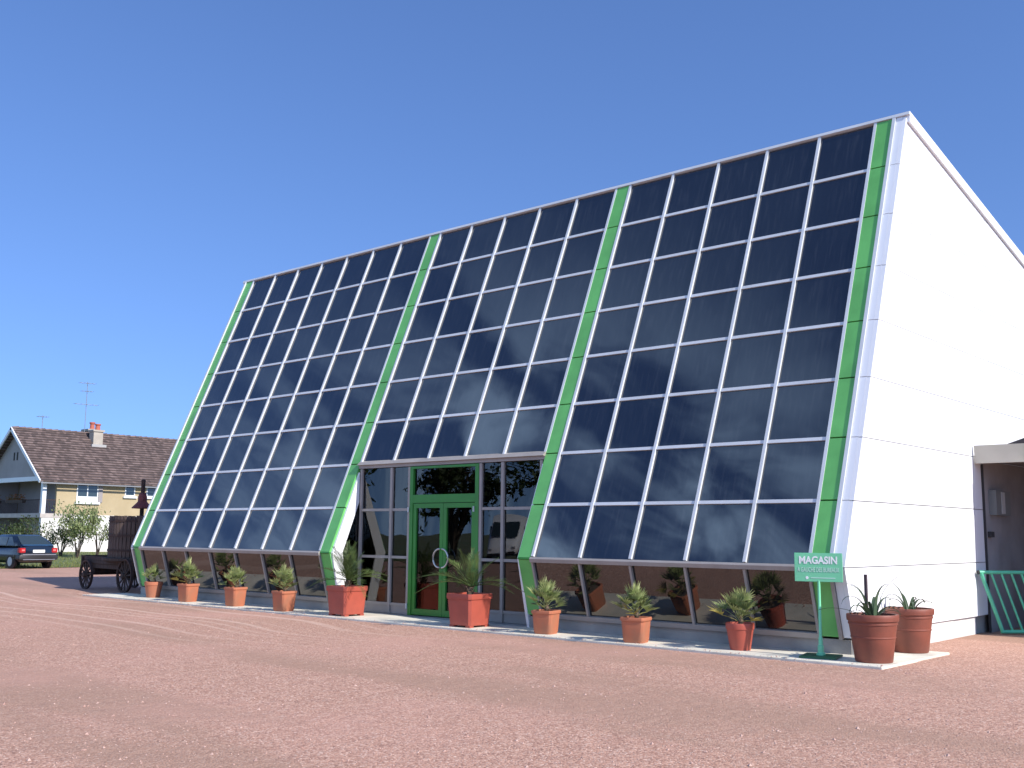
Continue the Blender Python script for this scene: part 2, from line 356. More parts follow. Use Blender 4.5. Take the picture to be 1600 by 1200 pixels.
for b0, nc, r0 in bays:
    for c in range(nc):
        for r in range(r0, 8): pane(O1, VV, NN, b0+c+MW*.6, b0+c+1-MW*.6, r*ROW+.02, (r+1)*ROW-.02, M_PANE)
    for c in range(nc+1): up('mullion', M_ALU, (b0+c-MW, b0+c+MW), (r0*ROW+.035, SL-.002), (-.05, .038))
    for r in range(r0+(0 if r0 else 1), 8):
        if r == r0 and r0: continue
        up('transom', M_ALU, (b0-MW*.3, b0+nc+MW*.3), (r*ROW-.027, r*ROW+.027), (-.045, .022))
# dark lining right behind the panes keeps daylight out of the hall
for b0, nc, r0 in bays: up('blind_lining', M_DARK, (b0+.03, b0+nc-.03), (r0*ROW+.05, SL-.1), (-.14, -.12))
# knee rails
for b0, nc in ((0, 7), (R0, 5)):
    P(MB().prism([(-.045, K+.03), (-.068, K+.0), (-.05, K-.06), (.03, K-.05), (.03, K+.03)], b0-MW, b0+nc+MW), 'knee_rail', M_ALU2)
    for c in range(nc):
        pane(O2, V2, N2, b0+c+MW*.6, b0+c+1-MW*.6, .05, LL-.05, M_LPANE)
    for c in range(nc+1): lo('mullion', M_ALU2, (b0+c-MW*.8, b0+c+MW*.8), (.0, LL-.055), (-.04, .045))
    lo('sill_rail', M_ALU2, (b0-MW*.7, b0+nc+MW*.7), (-.03, .045), (-.05, .05))
    lo('blind_lining', M_DARK, (b0+.03, b0+nc-.03), (.03, LL-.03), (-.14, -.12))
# lintel above the entrance
P(MB().prism([(.63, K+2*ROW*VV.z-.02), (.69, K+2*ROW*VV.z+.04), (.80, K+2*ROW*VV.z+.08), (.84, K+2*ROW*VV.z-.02), (.84, K+2*ROW*VV.z-.09), (.69, K+2*ROW*VV.z-.09), (.69, K+2*ROW*VV.z-.03)], M0-MW, M0+5+MW), 'lintel', M_ALU2)
# green stripes between the bays, panel by panel
def stripe(x0, x1):
    for r in range(8): up('green_panel', M_GREEN, (x0, x1), (r*ROW+.012, (r+1)*ROW-.012), (-.05, .030))
    up('stripe_backing', M_DARK, (x0, x1), (.03, SL-.03), (-.09, -.055))
    lo('green_panel', M_GREEN, (x0, x1), (.0, LL-.015), (-.05, .012))
    P(MB().prism([(-.026, K+.016), (-.034, K), (-.022, K-.014), (.05, K-.01), (.05, K+.01)], x0, x1), 'stripe_joint', M_DGREEN)
stripe(7+MW, M0-MW); stripe(M0+5+MW, R0-MW); stripe(XE+MW, 17.972); stripe(-.33, -MW)
# end rails + corner sheets
up('end_rail', M_ALU, (17.975, 18.03), (.04, SL-.002), (-.05, .048)); lo('end_rail', M_ALU2, (17.975, 18.025), (-.02, LL-.04), (-.05, .05))
up('end_rail', M_ALU, (-.385, -.333), (.04, SL-.002), (-.05, .06)); lo('end_rail', M_ALU2, (-.385, -.333), (-.02, LL-.04), (-.05, .05))
for r in range(8):
    up('corner_sheet', M_PILA, (18.033, XR-.062), (r*ROW+.006, (r+1)*ROW-.006), (-.06, .02))
    up('corner_sheet', M_PILA, (XL+.062, -.388), (r*ROW+.006, (r+1)*ROW-.006), (-.06, .02))
lo('corner_sheet', M_PILA, (18.033, XR-.062), (0, LL-.012), (-.06, .02)); lo('corner_sheet', M_PILA, (XL+.062, -.388), (0, LL-.012), (-.06, .02))
# gable walls: horizontal sheets with open joints over a dark core
FRONT = lambda z: (z-K)*DY/DZ-.02 if z >= K else BY*(K-z)/(K-BZ)-.02
def gable(x0, x1, xc0, xc1):
    zs = [.30, K]+[K+DZ*r/8 for r in range(1, 9)]
    for z0, z1 in zip(zs, zs[1:]):
        a, b = z0+.006, z1-.006; poly = [(FRONT(a), a)]
        yb = lambda z: min(YB, DY+(K+DZ-z)/RS)
        poly.append((yb(a), a))
        if yb(b) < YB and yb(a) >= YB and ROOFZ(YB) > a: poly.append((YB, ROOFZ(YB)))
        poly += [(yb(b), b), (FRONT(b), b)]
        P(MB().prism(poly, x0, x1), 'cladding_panel', M_CLAD)
    P(MB().prism([(FRONT(.3)+.05, .3), (YB-.05, .3), (YB-.05, ROOFZ(YB)-.05), (DY+.05, K+DZ-.08), (.06, K)], xc0, xc1), 'gable_core', M_DARK)
gable(XR-.06, XR, XR-.10, XR-.062); gable(XL, XL+.06, XL+.062, XL+.10)
# roof, ridge and verges
P(MB().prism([(DY-.02, K+DZ+.03), (YB+.1, ROOFZ(YB+.1)+.03), (YB+.1, ROOFZ(YB+.1)+.06), (DY+.1, K+DZ+.06-.02)], XL-.02, XR+.02), 'roof', M_ALU2)
P(MB().fbox(O1, UU, VV, NN, (XL-.04, XR+.055), (SL+.002, SL+.06), (-.12, .05)), 'ridge_cap', M_ALU)
for xa, xb in ((XR+.003, XR+.05), (XL-.05, XL-.003)):
    P(MB().prism([(DY+.0, K+DZ+.085), (DY-.02, K+DZ-.10), (YB, ROOFZ(YB)-.10), (YB, ROOFZ(YB)+.085)], xa, xb), 'verge_board', M_CLAD)
# plinth
P(MB().box(XL+.05, M0, BY+.02, BY+.25, -.05, BZ-.035), 'plinth', M_PLINTH); P(MB().box(M0+5, XR-.08, BY+.02, BY+.25, -.05, BZ-.035), 'plinth', M_PLINTH)
P(MB().box(XR-.078, XR-.035, BY+.04, 4.1, -.05, .292), 'side_plinth', M_PLINW); P(MB().box(XR-.078, XR-.05, 4.11, 5.2, -.05, .292), 'side_plinth', M_PLINW)
P(MB().box(XR-.15, XR-.08, 5.21, YB, -.05, .29), 'side_plinth', M_PLINTH)
P(MB().box(XL+.03, XL+.08, BY+.04, YB, -.05, .292), 'side_plinth', M_PLINW)
P(MB().box(XL, XR-.01, YB-.2, YB-.1, -.05, ROOFZ(YB)), 'back_wall', M_CLAD)
P(MB().box(XL+.1, XR-.1, .53, YB-.2, -.05, .02), 'hall_floor', mat('hall_floor_tiles', (.18, .15, .13), .5, var=.3, vscale=3))
# hall partitions seen through the entrance
M_INT = mat('hall_partition', (.22, .22, .22), .8, var=.1)
P(MB().box(M0-.6, M0+5.6, 5.2, 5.3, .02, 4.4), 'hall_partition', M_INT)
P(MB().box(M0+5.5, M0+5.6, 1.6, 5.2, .02, 4.4), 'hall_partition', M_INT); P(MB().box(M0-.6, M0-.5, 1.6, 5.2, .02, 4.4), 'hall_partition', M_INT)
P(MB().box(M0-.6, M0+5.6, 1.75, 5.3, 4.41, 4.5), 'hall_ceiling', M_INT)
P(MB().box(11.0, 12.3, 2.2, 2.9, .02, 1.05), 'reception_counter', mat('counter_front', (.45, .46, .48), .5))
# entrance wall
EY = .74; ZT = K+2*ROW*VV.z-.10
def ew(name, m, x0, x1, z0, z1, y0=-.05, y1=.05, parent=sh): return P(MB().box(x0, x1, EY+y0, EY+y1, z0, z1), name, m, parent)
posts = [M0+.06, 8.33, 8.86, 10.80, 11.35, M0+5-.06]
for x in posts: ew('entrance_post', M_ALU2, x-.032, x+.032, .03, ZT-.002)
for a, b in ((0, 1), (1, 2), (3, 4), (4, 5)):
    x0, x1 = posts[a]+.034, posts[b]-.034
    for z in (.215, 1.135, 2.075): ew('entrance_rail', M_ALU2, x0, x1, z-.026, z+.026, -.04, .04)
    ew('kick_panel', M_ALU2, x0, x1, .032, .187, -.02, .02)
    for z0, z1 in ((.243, 1.107), (1.163, 2.047), (2.103, ZT-.004)): ew('entrance_pane', M_EGLASS, x0+.002, x1-.002, z0, z1, -.008, .008)
door = P(MB().box(8.895, 8.985, EY-.06, EY+.05, .03, ZT-.004).box(10.675, 10.765, EY-.06, EY+.05, .03, ZT-.004)
         .box(8.986, 10.674, EY-.06, EY+.05, 2.20, 2.36).box(8.986, 10.674, EY-.06, EY+.05, ZT-.05, ZT-.004), 'entrance_door', M_DGREEN)
ew('fanlight', M_EGLASS, 8.987, 10.673, 2.362, ZT-.052, -.008, .008, door)
def leaf(x0, x1):
    P(MB().box(x0, x0+.085, EY-.045, EY+.03, .045, 2.19).box(x1-.085, x1, EY-.045, EY+.03, .045, 2.19)
      .box(x0+.086, x1-.086, EY-.045, EY+.03, .045, .16).box(x0+.086, x1-.086, EY-.045, EY+.03, 2.10, 2.19), 'door_leaf', M_DGREEN, door)
    P(MB().box(x0+.087, x1-.087, EY-.008, EY+.008, .161, 2.099), 'door_pane', M_EGLASS, door)
leaf(8.992, 9.826); leaf(9.834, 10.668)
for sgn in (-1, 1):       # two half-round pulls make one ring
    pts = [(9.83+sgn*(.035+.165*math.sin(a)), EY-.10, 1.14+.175*math.cos(a)) for a in [math.pi*k/14 for k in range(15)]]
    h = MB().tube(pts, .016, 8)
    for p in (pts[0], pts[-1]): h.tube([p, (p[0], EY-.04, p[2])], .012, 6)
    P(h, 'door_handle', M_STEEL, door, smooth=True)
for x in (8.94, 10.72):
    for z in (.2, 2.07): P(MB().box(x-.075, x-.052, EY-.085, EY-.061, z-.05, z+.05), 'hinge', M_ALU, door)
# cheeks of the recess
def cheek(xa, xb, xg):
    zt = ZT; w = .26
    out = [(BY+.02, .03), (.02, K), (EY-.06, K+(EY-.06)*DZ/DY-.02)]
    inn = [(EY-.06, K+(EY-.06-w)*DZ/DY-.0), (.02+w, K), (BY+w+.0, .03)]
    P(MB().prism(out+inn, xa, xb), 'recess_cheek', M_CLAD)
    P(MB().prism([(BY+w+.01, .03), (.03+w, K), (EY-.06, K+(EY-.06-w)*DZ/DY-.02), (EY-.06, .03)], xg-.008, xg+.008), 'side_pane', M_EGLASS)
cheek(M0-.03, M0+.025, M0-.0); cheek(M0+5-.025, M0+5+.03, M0+5)
ew('threshold', M_PLINTH, M0+.03, M0+5-.03, -.04, .026, -.5, .06)

# ------------------------------------------------------------------ pots and plants
def fan_leaf(seed, m):
    r = random.Random(seed); mb = MB()
    pl = r.uniform(.20, .30)                      # stalk rises along +x then fan opens
    st = [V((0, 0, 0)), V((pl*.5, 0, .02)), V((pl, 0, .015))]
    mb.tube(st, [.006, .005, .004], 4)
    n = 13
    for k in range(n):
        a = (k/(n-1)-.5)*R(165); L = r.uniform(.22, .30)*(1-.2*abs(a)/R(82)); w = .0125
        d = V((math.cos(a), math.sin(a), .12+.45*abs(a)/R(82))); d.normalize(); s = d.cross(V((0, 0, 1))).normalized()
        o = st[-1]; mid = o+d*L*.55; tip = o+d*L-V((0, 0, .03*r.random()))
        i = len(mb.v); z = V((0, 0, .006))
        mb.v += [tuple(o-s*.003), tuple(o+s*.003), tuple(mid-s*w+z), tuple(mid-V((0, 0, .004))), tuple(mid+s*w+z), tuple(tip)]
        mb.f += [(i, i+3, i+2), (i, i+1, i+3), (i+1, i+4, i+3), (i+2, i+3, i+5), (i+3, i+4, i+5)]
    return mb.mesh('fan_leaf', m, fix=False)
FANS = [fan_leaf(k, M_LEAF) for k in range(5)]; FANY = [fan_leaf(20+k, M_LEAFY) for k in range(2)]
def square_pot(t, s, h, m, rim=.05):
    k = .76
    MB().lathe([(s*.5*k, 0), (s*.5*k, .012), (s*.5*(k+.06), .03), (s*.465, h-rim-.004), (s*.5, h-rim), (s*.515, h-rim*.5), (s*.5, h), (s*.445, h), (s*.43, h-.06)], 32, 9).build('pot', m, t, True, 35)
    MB().lathe([(s*.42, h-.09), (s*.425, h-.045), (s*.2, h-.035)], 16, 9).build('soil', M_SOIL, t)
def round_pot(t, r, h, m, rings=False):
    pr = [(r*.70, 0), (r*.72, .015)]
    if rings: pr += [(r*.84, h*.50), (r*.865, h*.51), (r*.865, h*.53), (r*.85, h*.54), (r*.915, h*.78), (r*.945, h*.79), (r*.945, h*.82), (r*.93, h*.83)]
    pr += [(r*.94, h-.085), (r*.99, h-.08), (r, h-.045), (r*1.0, h-.01), (r*.985, h), (r*.90, h), (r*.88, h-.06)]
    MB().lathe(pr, 40).build('pot', m, t, True, 35)
    MB().lathe([(r*.85, h-.10), (r*.87, h-.055), (r*.4, h-.045)], 24).build('soil', M_SOIL, t)
def fan_palm(t, z0, hgt, spread, n, seed, yellow=0):
    r = random.Random(seed)
    MB().tube([(0, 0, z0-.08), (.01, .01, z0+hgt*.15), (0, 0, z0+hgt*.34)], [.045, .04, .025], 8).build('trunk', M_TRUNK, t, True)
    for k in range(n):
        q = k/n; el = R(84-78*q**1.1+r.uniform(-9, 9)); az = k*2.399+r.uniform(-.3, .3)
        src = FANY[k % 2] if k >= n-yellow else FANS[k % 5]
        sc = spread/.40*r.uniform(.8, 1.08)
        o = inst(src, 'fan_leaf', t, (.02*math.cos(az), .02*math.sin(az), z0+hgt*(.12+.24*(1-q))), (0, 0, 0), sc)
        o.rotation_euler = (Matrix.Rotation(az, 3, 'Z') @ Matrix.Rotation(-el, 3, 'Y') @ Matrix.Rotation(r.uniform(-.5, .5), 3, 'X')).to_euler()
GP = 'small potted fan palms lined up along the glass front'
def foot(px, py, z, back):           # pixel of the nearest foot point -> centre of the pot
    p = at(px, py, 2, z); d = (p-CAM); d.z = 0; d.normalize(); return p+d*back
SLAB = .03
pots = [  # px, py, kind, size, height, rotation, palm height, spread, leaves, yellow, label
    (239, 934, 'r', .215, .37, 0, .38, .27, 15, 0, 'potted fan palm in round terracotta pot at the cart end of the front'),
    (293, 941, 's', .45, .40, 9, .52, .33, 18, 1, 'potted fan palm second from the old cart, square terracotta pot'),
    (367, 948, 's', .45, .40, 6, .44, .30, 18, 0, 'potted fan palm third from the old cart, low bushy crown, square pot'),
    (443, 956, 's', .46, .40, 4, .48, .32, 17, 0, 'potted fan palm beside the big planter on the cart side of the door'),
    (853, 992, 's', .44, .37, 12, .50, .31, 22, 0, 'full round fan palm in square pot by green stripe beyond the door'),
    (994, 1006, 's', .45, .37, 14, .46, .30, 22, 3, 'fan palm with yellow lower leaves in square terracotta pot'),
    (1157, 1017, 'r', .20, .37, 0, .44, .33, 19, 3, 'ragged fan palm in round terracotta pot next to green sign'),
]
for i, (px, py, kd, s, h, rot, ph, sp, n, ye, lab) in enumerate(pots):
    c = foot(px, py, SLAB, s*.5 if kd == 's' else s*.72)
    t = thing('potted_fan_palm', (c.x, c.y, SLAB+.001), lab, 'potted plant', GP, R(rot))
    if kd == 's': square_pot(t, s*.86, h, M_TERRA)
    else: round_pot(t, s, h, M_TERRA if i == 0 else M_TERRA2)
    fan_palm(t, h-.04, ph*.95, sp*1.02, n+3, 100+i, ye)
# feather palms in the two big planters
def frond(seed, L, droop):
    r = random.Random(seed); mb = MB(); pts = []
    for k in range(13):
        q = k/12; pts.append(V((L*q*(1-.12*q), .02*math.sin(q*3+seed), -droop*L*q**2.2)))
    mb.tube(pts, [.009-.007*k/12 for k in range(13)], 4)
    for k in range(2, 34):
        q = k/34; f = q*12; j = min(int(f), 11); p = pts[j].lerp(pts[j+1], f-j); d = (pts[j+1]-pts[j]).normalized()
        ll = (.06+.17*math.sin(min(1, q*1.15+.08)*math.pi)**.7)*r.uniform(.85, 1.1)
        for s in (-1, 1):
            e = (V((0, s, .35)).normalized()*.75+d*.75+V((0, 0, r.uniform(-.25, .1)))).normalized(); tip = p+e*ll; mid = p+e*ll*.45
            w = d*.0085; mb.face([p, mid-w, tip, mid+w])
    return mb.mesh('frond', M_FROND, fix=False)
FR = [frond(1, .80, .22), frond(2, .88, .36), frond(3, .98, .58), frond(4, .80, .08)]
def feather_palm(t, z0, seed, n, specs, lean):
    r = random.Random(seed); ht = .16
    MB().tube([(0, 0, z0-.1), (lean*.3, 0, z0+ht*.5), (lean, 0, z0+ht)], [.065, .055, .045], 10).build('trunk', M_TRUNK, t, True)
    for k in range(10):
        a = k*2.4; MB().bar((lean*.5+.04*math.cos(a), .04*math.sin(a), z0+.02+.012*k), (lean*.6+.085*math.cos(a), .085*math.sin(a), z0+.09+.012*k), .018, .01).build('leaf_stub', M_TRUNK, t)
    for k in range(n):
        q = k/n; el = R(80-72*q+r.uniform(-8, 8)); az = k*2.399+r.uniform(-.25, .25)
        o = inst(FR[3 if q < .3 else (0 if q < .55 else 1)], 'frond', t, (lean, 0, z0+ht), (0, 0, 0), r.uniform(.85, 1.1))
        o.rotation_euler = (Matrix.Rotation(az, 3, 'Z') @ Matrix.Rotation(-el, 3, 'Y')).to_euler()
    for az, el, k, sc in specs:
        o = inst(FR[k], 'frond', t, (lean, 0, z0+ht), (0, 0, 0), sc); o.rotation_euler = (Matrix.Rotation(R(az), 3, 'Z') @ Matrix.Rotation(-R(el), 3, 'Y')).to_euler()
for px, py, seed, n, specs, lean, lab in (
        (541, 964, 5, 13, ((-20, 18, 2, 1.0), (30, 20, 1, 1.0)), .02, 'feather palm in big square terracotta planter by the white recess cheek'),
        (733, 982, 9, 10, ((200, 38, 2, 1.1), (225, 26, 2, .95), (15, 30, 2, 1.0)), .03, 'feather palm with long arching frond in big square planter before the door')):
    c = foot(px, py, SLAB, .40)
    t = thing('palm_planter', (c.x, c.y, SLAB+.001), lab, 'potted plant', 'big square palm planters flanking the door')
    h = .56; s = .60
    MB().lathe([(s*.40, .03), (s*.42, .035), (s*.475, h-.10), (s*.475, h-.095), (s*.50, h-.09), (s*.51, h-.05), (s*.50, h), (s*.45, h), (s*.44, h-.07)], 40, 14).build('pot', M_TERRA2, t, True, 35)
    MB().lathe([(s*.43, h-.1), (s*.435, h-.05), (s*.2, h-.04)], 16, 14).build('soil', M_SOIL, t)
    for a in (-1, 1):
        for b in (-1, 1): MB().box(a*.19-.05, a*.19+.05, b*.19-.05, b*.19+.05, 0, .034).build('pot_foot', M_TERRA2, t)
    feather_palm(t, h-.05, seed, n, specs, lean)
# strap-leaved plants in the two big round pots
def strap(seed, L, el, droop):
    r = random.Random(seed); mb = MB(); pts = []; p = V((0, 0, 0)); a = el; n = 10
    for k in range(n+1):
        pts.append(p.copy()); p = p+V((math.cos(a), r.uniform(-.04, .04), math.sin(a)))*(L/n); a -= droop/n*(1.8*k/n+.1)
    for k in range(n):
        w0 = .022*(1-(k/n)**2.2)+.003; w1 = .022*(1-((k+1)/n)**2.2)+.0025; i = len(mb.v)
        up_ = V((0, 0, .006))
        mb.v += [tuple(pts[k]+V((0, -w0, 0))+up_), tuple(pts[k]), tuple(pts[k]+V((0, w0, 0))+up_), tuple(pts[k+1]+V((0, -w1, 0))+up_), tuple(pts[k+1]), tuple(pts[k+1]+V((0, w1, 0))+up_)]
        mb.f += [(i, i+1, i+4, i+3), (i+1, i+2, i+5, i+4)]
    return mb.mesh('strap_leaf', M_STRAP, fix=False)
for px, py, r_, h, seed, n, stake, lab in (
        (1366, 1037, .325, .60, 31, 17, True, 'brown round pot with strap leaved plant and upright stake at corner of building'),
        (1424, 1021, .325, .60, 47, 13, False, 'brown round pot with sparse strap leaves against the white gable wall')):
    c = foot(px, py, SLAB, r_*.70)
    t = thing('potted_strap_plant', (c.x, c.y, SLAB+.001), lab, 'potted plant', 'two big round pots at the corner')
    round_pot(t, r_, h, M_TERRA3, True)
    r = random.Random(seed)
    for k in range(n):
        el = R(r.uniform(38, 86)); L = r.uniform(.32, .62)*(1 if stake else .8)
        me = strap(seed*50+k, L, el, R(r.uniform(60, 190))); az = k*2.4+r.uniform(-.4, .4)
        inst(me, 'strap_leaf', t, (.05*math.cos(az), .05*math.sin(az), h-.05), (0, 0, az))
    if stake: MB().box(-.085, -.05, -.03, .005, h-.2, h+.50).build('stake', mat('stake_wood', (.10, .07, .075), .8, var=.3, vscale=8), t)
    if stake:
        me = strap(999, .62, R(18), R(48)); inst(me, 'strap_leaf', t, (-.05, -.05, h-.03), (0, 0, R(205)))

# ------------------------------------------------------------------ the shop sign on its foot
sg = at(1283, 1027, 2, SLAB)
t = thing('shop_sign', (sg.x, sg.y, SLAB), 'green sign on a slim post reading MAGASIN in white letters', 'sign', None, R(14))
M_SG2 = mat('sign_base_green', (.03, .13, .055), .5, var=.2, vscale=5)
MB().box(-.24, .24, -.24, .24, .0, .028).build('base_plate', M_SG2, t, bevel=.006)
MB().lathe([(.06, .028), (.06, .05), (.042, .06), (.040, .15), (.030, .16), (.028, .25), (.020, .27), (.019, 1.0)], 16).build('post', M_SIGN, t, True, 35)
bd = MB().box(-.315, .315, -.012, .012, .985, 1.365).build('board', M_SIGN, t, bevel=.004)
def text(body, size, x, z, m, wid, bold=0):
    cu = bpy.data.curves.new('lettering', 'FONT'); cu.body = body; cu.size = size; cu.align_x = 'CENTER'; cu.extrude = .001; cu.offset = bold
    tmp = bpy.data.objects.new('lettering', cu); COL.objects.link(tmp)
    bpy.context.view_layer.update(); me = bpy.data.meshes.new_from_object(tmp.evaluated_get(bpy.context.evaluated_depsgraph_get()))
    bpy.data.objects.remove(tmp); me.materials.clear(); me.materials.append(m)
    xs = [v.co.x for v in me.vertices]; k = wid/(max(xs)-min(xs)); c = (max(xs)+min(xs))/2
    for v in me.vertices: v.co = ((v.co.x-c)*k, -v.co.z, v.co.y)
    o = bpy.data.objects.new('lettering', me); COL.objects.link(o); o.parent = bd; o.location = (x, -.0145, z); return o
text('MAGASIN', .135, 0, 1.225, M_WHITE, .50, .004)
text('A GAUCHE DES BUREAUX', .085, 0, 1.115, M_PALE, .55, .001)
MB().box(-.10, .22, -.0145, -.0125, 1.030, 1.042).build('printed_line', M_PALE, bd)
MB().lathe([(.02, 0), (.02, .002)], 16, o=(-.15, -.0145, 1.036), axis='Y').build('printed_mark', M_WHITE, bd)

# ------------------------------------------------------------------ annex on the gable side
ax = thing('annex', (21, 7, 0), 'grey lean-to with pale canopy edge against the white gable wall', 'building')
def PA(mb, name, m, parent=ax, **kw): mb.v = [(x-21, y-7, z) for x, y, z in mb.v]; return mb.build(name, m, parent, **kw)
M_AWALL = mat('annex_render', (.30, .29, .29), .9, alt=(.22, .21, .21), vscale=1.2, bump=.2)
M_FASC = mat('canopy_fascia', (.50, .48, .41), .6, alt=(.42, .40, .34), vscale=1.5)
PA(MB().box(XR+.031, 26, 9.0, 9.2, -.05, 3.1), 'back_wall', M_AWALL); PA(MB().box(XR+.004, XR+.03, 5.74, 9.2, -.05, 2.98), 'side_wall', M_AWALL); PA(MB().box(21.5, 26, 5.75, 5.95, -.05, 2.98), 'front_wall', M_AWALL)
PA(MB().box(XR+.02, 26, 5.40, 9.2, 2.99, 3.06), 'canopy_roof', M_AWALL)
PA(MB().prism([(5.34, 2.90), (5.30, 3.21), (5.35, 3.21), (5.39, 2.90)], XR+.03, 26), 'fascia', M_FASC)
PA(MB().box(XR+.003, XR+.035, 5.70, 5.738, -.05, 2.9), 'corner_trim', M_DARK)
PA(MB().box(19.065, 19.5, 5.27, 5.29, 2.95, 3.18), 'green_sign_panel', M_SIGN)
M_PINK = mat('pink_render', (.48, .26, .24), .9, var=.15)
PA(MB().fbox((0, 0, 0), (1, 0, 0), (0, 0, 1), (0, 1, 0), (18.6, 25.9), (3.07, 3.2), (6.2, 6.4)), 'upper_wall', M_PINK)
rf = MB(); i = 0
rf.v = [(18.55, 6.1, 3.2), (26, 6.1, 5.6), (26, 11, 5.6), (18.55, 11, 3.2), (18.55, 6.1, 3.28), (26, 6.1, 5.68), (26, 11, 5.68), (18.55, 11, 3.28)]
rf.f = [(0, 1, 2, 3), (4, 7, 6, 5), (0, 4, 5, 1), (1, 5, 6, 2), (2, 6, 7, 3), (3, 7, 4, 0)]
PA(rf, 'roof', mat('annex_roof', (.06, .05, .055), .8, var=.2))
PA(MB().face([(18.6, 6.22, 3.21), (25.9, 6.22, 3.21), (25.9, 6.22, 5.55)]), 'gable_infill', M_PINK)
eb = PA(MB().box(18.231, 18.36, 5.95, 6.75, 2.02, 2.46), 'meter_box', mat('meter_grey', (.16, .17, .17), .6))
PA(MB().box(18.361, 18.372, 6.22, 6.40, 2.05, 2.43), 'meter_window', mat('meter_window', (.42, .43, .42), .4), eb)
PA(MB().box(18.231, 18.30, 5.80, 5.95, 1.63, 1.73), 'switch_box', M_DARK)
# gas bottle and what it stands on
gt = thing('work_bench', (19.15, 6.6, 0), 'dark crate bench under the canopy beside the gable wall', 'bench')
MB().box(-.45, .45, -.2, .2, .96, 1.02).build('bench_top', M_WOOD, gt)
for a in (-.42, .42):
    for b in (-.17, .17): MB().box(a-.025, a+.025, b-.025, b+.025, 0, .959).build('leg', M_WOOD, gt)
MB().box(-.39, .39, .10, .12, .1, .9).build('back_panel', M_WOOD, gt)
gc = thing('gas_bottle', (18.93, 6.6, 1.021), 'pale grey gas bottle with white handle collar under the canopy', 'gas bottle')
MB().lathe([(.13, 0), (.15, .02), (.15, .26), (.13, .33), (.07, .37), (.07, .39)], 24).build('tank', mat('bottle_grey', (.30, .34, .36), .45, var=.15), gc, True, 40)
MB().lathe([(.115, .30), (.118, .31), (.112, .49), (.104, .49), (.108, .32)], 24).build('collar', mat('collar_white', (.62, .62, .58), .5), gc, True, 40)
MB().lathe([(.03, .39), (.03, .5), (.045, .5), (.045, .54)], 12).build('valve', M_IRON, gc, True, 40)
# green tubular rack leaning by the wall
rk = thing('pipe_rack', (18.275, 5.16, 0), 'turquoise green tubular rack with slanting bars leaning beside the gable', 'rack', None, R(50))
M_RACK = mat('rack_green', (.10, .50, .30), .45, alt=(.08, .42, .26), vscale=4)
def rp(x, z): return (x, 0, z)
MB().tube([rp(-.02, 1.04), rp(1.45, 1.04)], .032, 10).build('top_rail', M_RACK, rk, True)
MB().tube([rp(.34, .05), rp(1.8, .05)], .032, 10).build('bottom_rail', M_RACK, rk, True)
for k in range(8): MB().tube([rp(.02+k*.185, 1.03), rp(.36+k*.185, .06)], .032 if k == 0 else .02, 10).build('bar', M_RACK, rk, True)
MB().lathe([(.036, 0), (.036, .02)], 12, o=(-.04, 0, 1.04), axis='X').build('end_cap', M_DARK, rk)

# ------------------------------------------------------------------ old wine press on a cart
ct = thing('wine_press_cart', (-2.9, 1.35, 0), 'old dark wooden wine press on a four wheeled cart', 'cart', None, R(-4))
MB().box(-1.65, 1.9, -.62, .62, .70, .80).box(-1.65, 1.9, -.60, -.52, .58, .70).box(-1.65, 1.9, .52, .60, .58, .70).build('cart_bed', M_WOOD, ct, bevel=.01)
for x0 in (-1.69, 1.9): MB().box(x0, x0+.07, -.66, .66, .64, .92).build('end_board', M_WOOD, ct)
for y0 in (-.62, .57): MB().box(-1.6, 1.88, y0, y0+.05, .801, .90).build('side_board', M_WOOD, ct)
MB().tube([(-1.7, 0, .62), (-2.05, -.05, .55), (-2.25, -.05, .40)], .035, 8).tube([(-2.25, -.2, .40), (-2.25, .12, .40)], .03, 8).build('drawbar', M_IRON, ct)
MB().box(-1.85, -1.68, -.45, -.36, .72, .86).build('brake_block', M_WOOD, ct)
for x0 in (-1.2, 1.2): MB().tube([(x0, -.75, .42), (x0, .75, .42)], .035, 8).box(x0-.08, x0+.08, -.5, .5, .45, .58).build('axle', M_IRON, ct)
def wheel(x, y, r):
    ri = []
    w = MB().lathe([(r-.045, -.03), (r, -.035), (r, .035), (r-.045, .03), (r-.045, -.03)], 32, o=(x, y, r+.0), axis='Y').build('wheel', M_IRON, ct, True, 30)
    MB().lathe([(.04, -.10), (.075, -.09), (.085, 0), (.075, .09), (.04, .10)], 14, o=(x, y, r), axis='Y').build('hub', M_WOOD, w)
    for k in range(12):
        a = k*math.pi/6+.1; MB().bar((x+.07*math.cos(a), y, r+.07*math.sin(a)), (x+(r-.04)*math.cos(a), y, r+(r-.04)*math.sin(a)), .032, .028, up=(0, 1, 0)).build('spoke', M_WOOD, w)
for x, r_ in ((-1.2, .40), (1.2, .44)):
    for y in (-.70, .70): wheel(x, y, r_)
# slatted basket, hoops, screw
BX, BR, B0, B1 = .50, .80, .86, 2.0
MB().lathe([(.92, .801), (.95, .82), (.95, .88), (.86, .90), (.86, .86)], 32, o=(BX, 0, 0)).build('press_tray', M_WOOD, ct, True, 35)
sl = MB().box(-.011, .011, -.045, .045, B0+.04, B1).mesh('stave', M_WOODL)
ns = 46
for k in range(ns):
    a = 2*math.pi*k/ns; inst(sl, 'stave', ct, (BX+BR*math.cos(a), BR*math.sin(a), random.uniform(-.012, .012)), (0, 0, a))
for z in (1.06, 1.45, 1.84): MB().lathe([(BR+.013, z), (BR+.03, z), (BR+.03, z+.06), (BR+.013, z+.06), (BR+.013, z)], 46, o=(BX, 0, 0)).build('hoop', M_IRON, ct)
MB().box(BX-.06, BX+.06, -1.0, 1.0, 2.02, 2.14).build('press_beam', M_WOOD, ct) if False else None
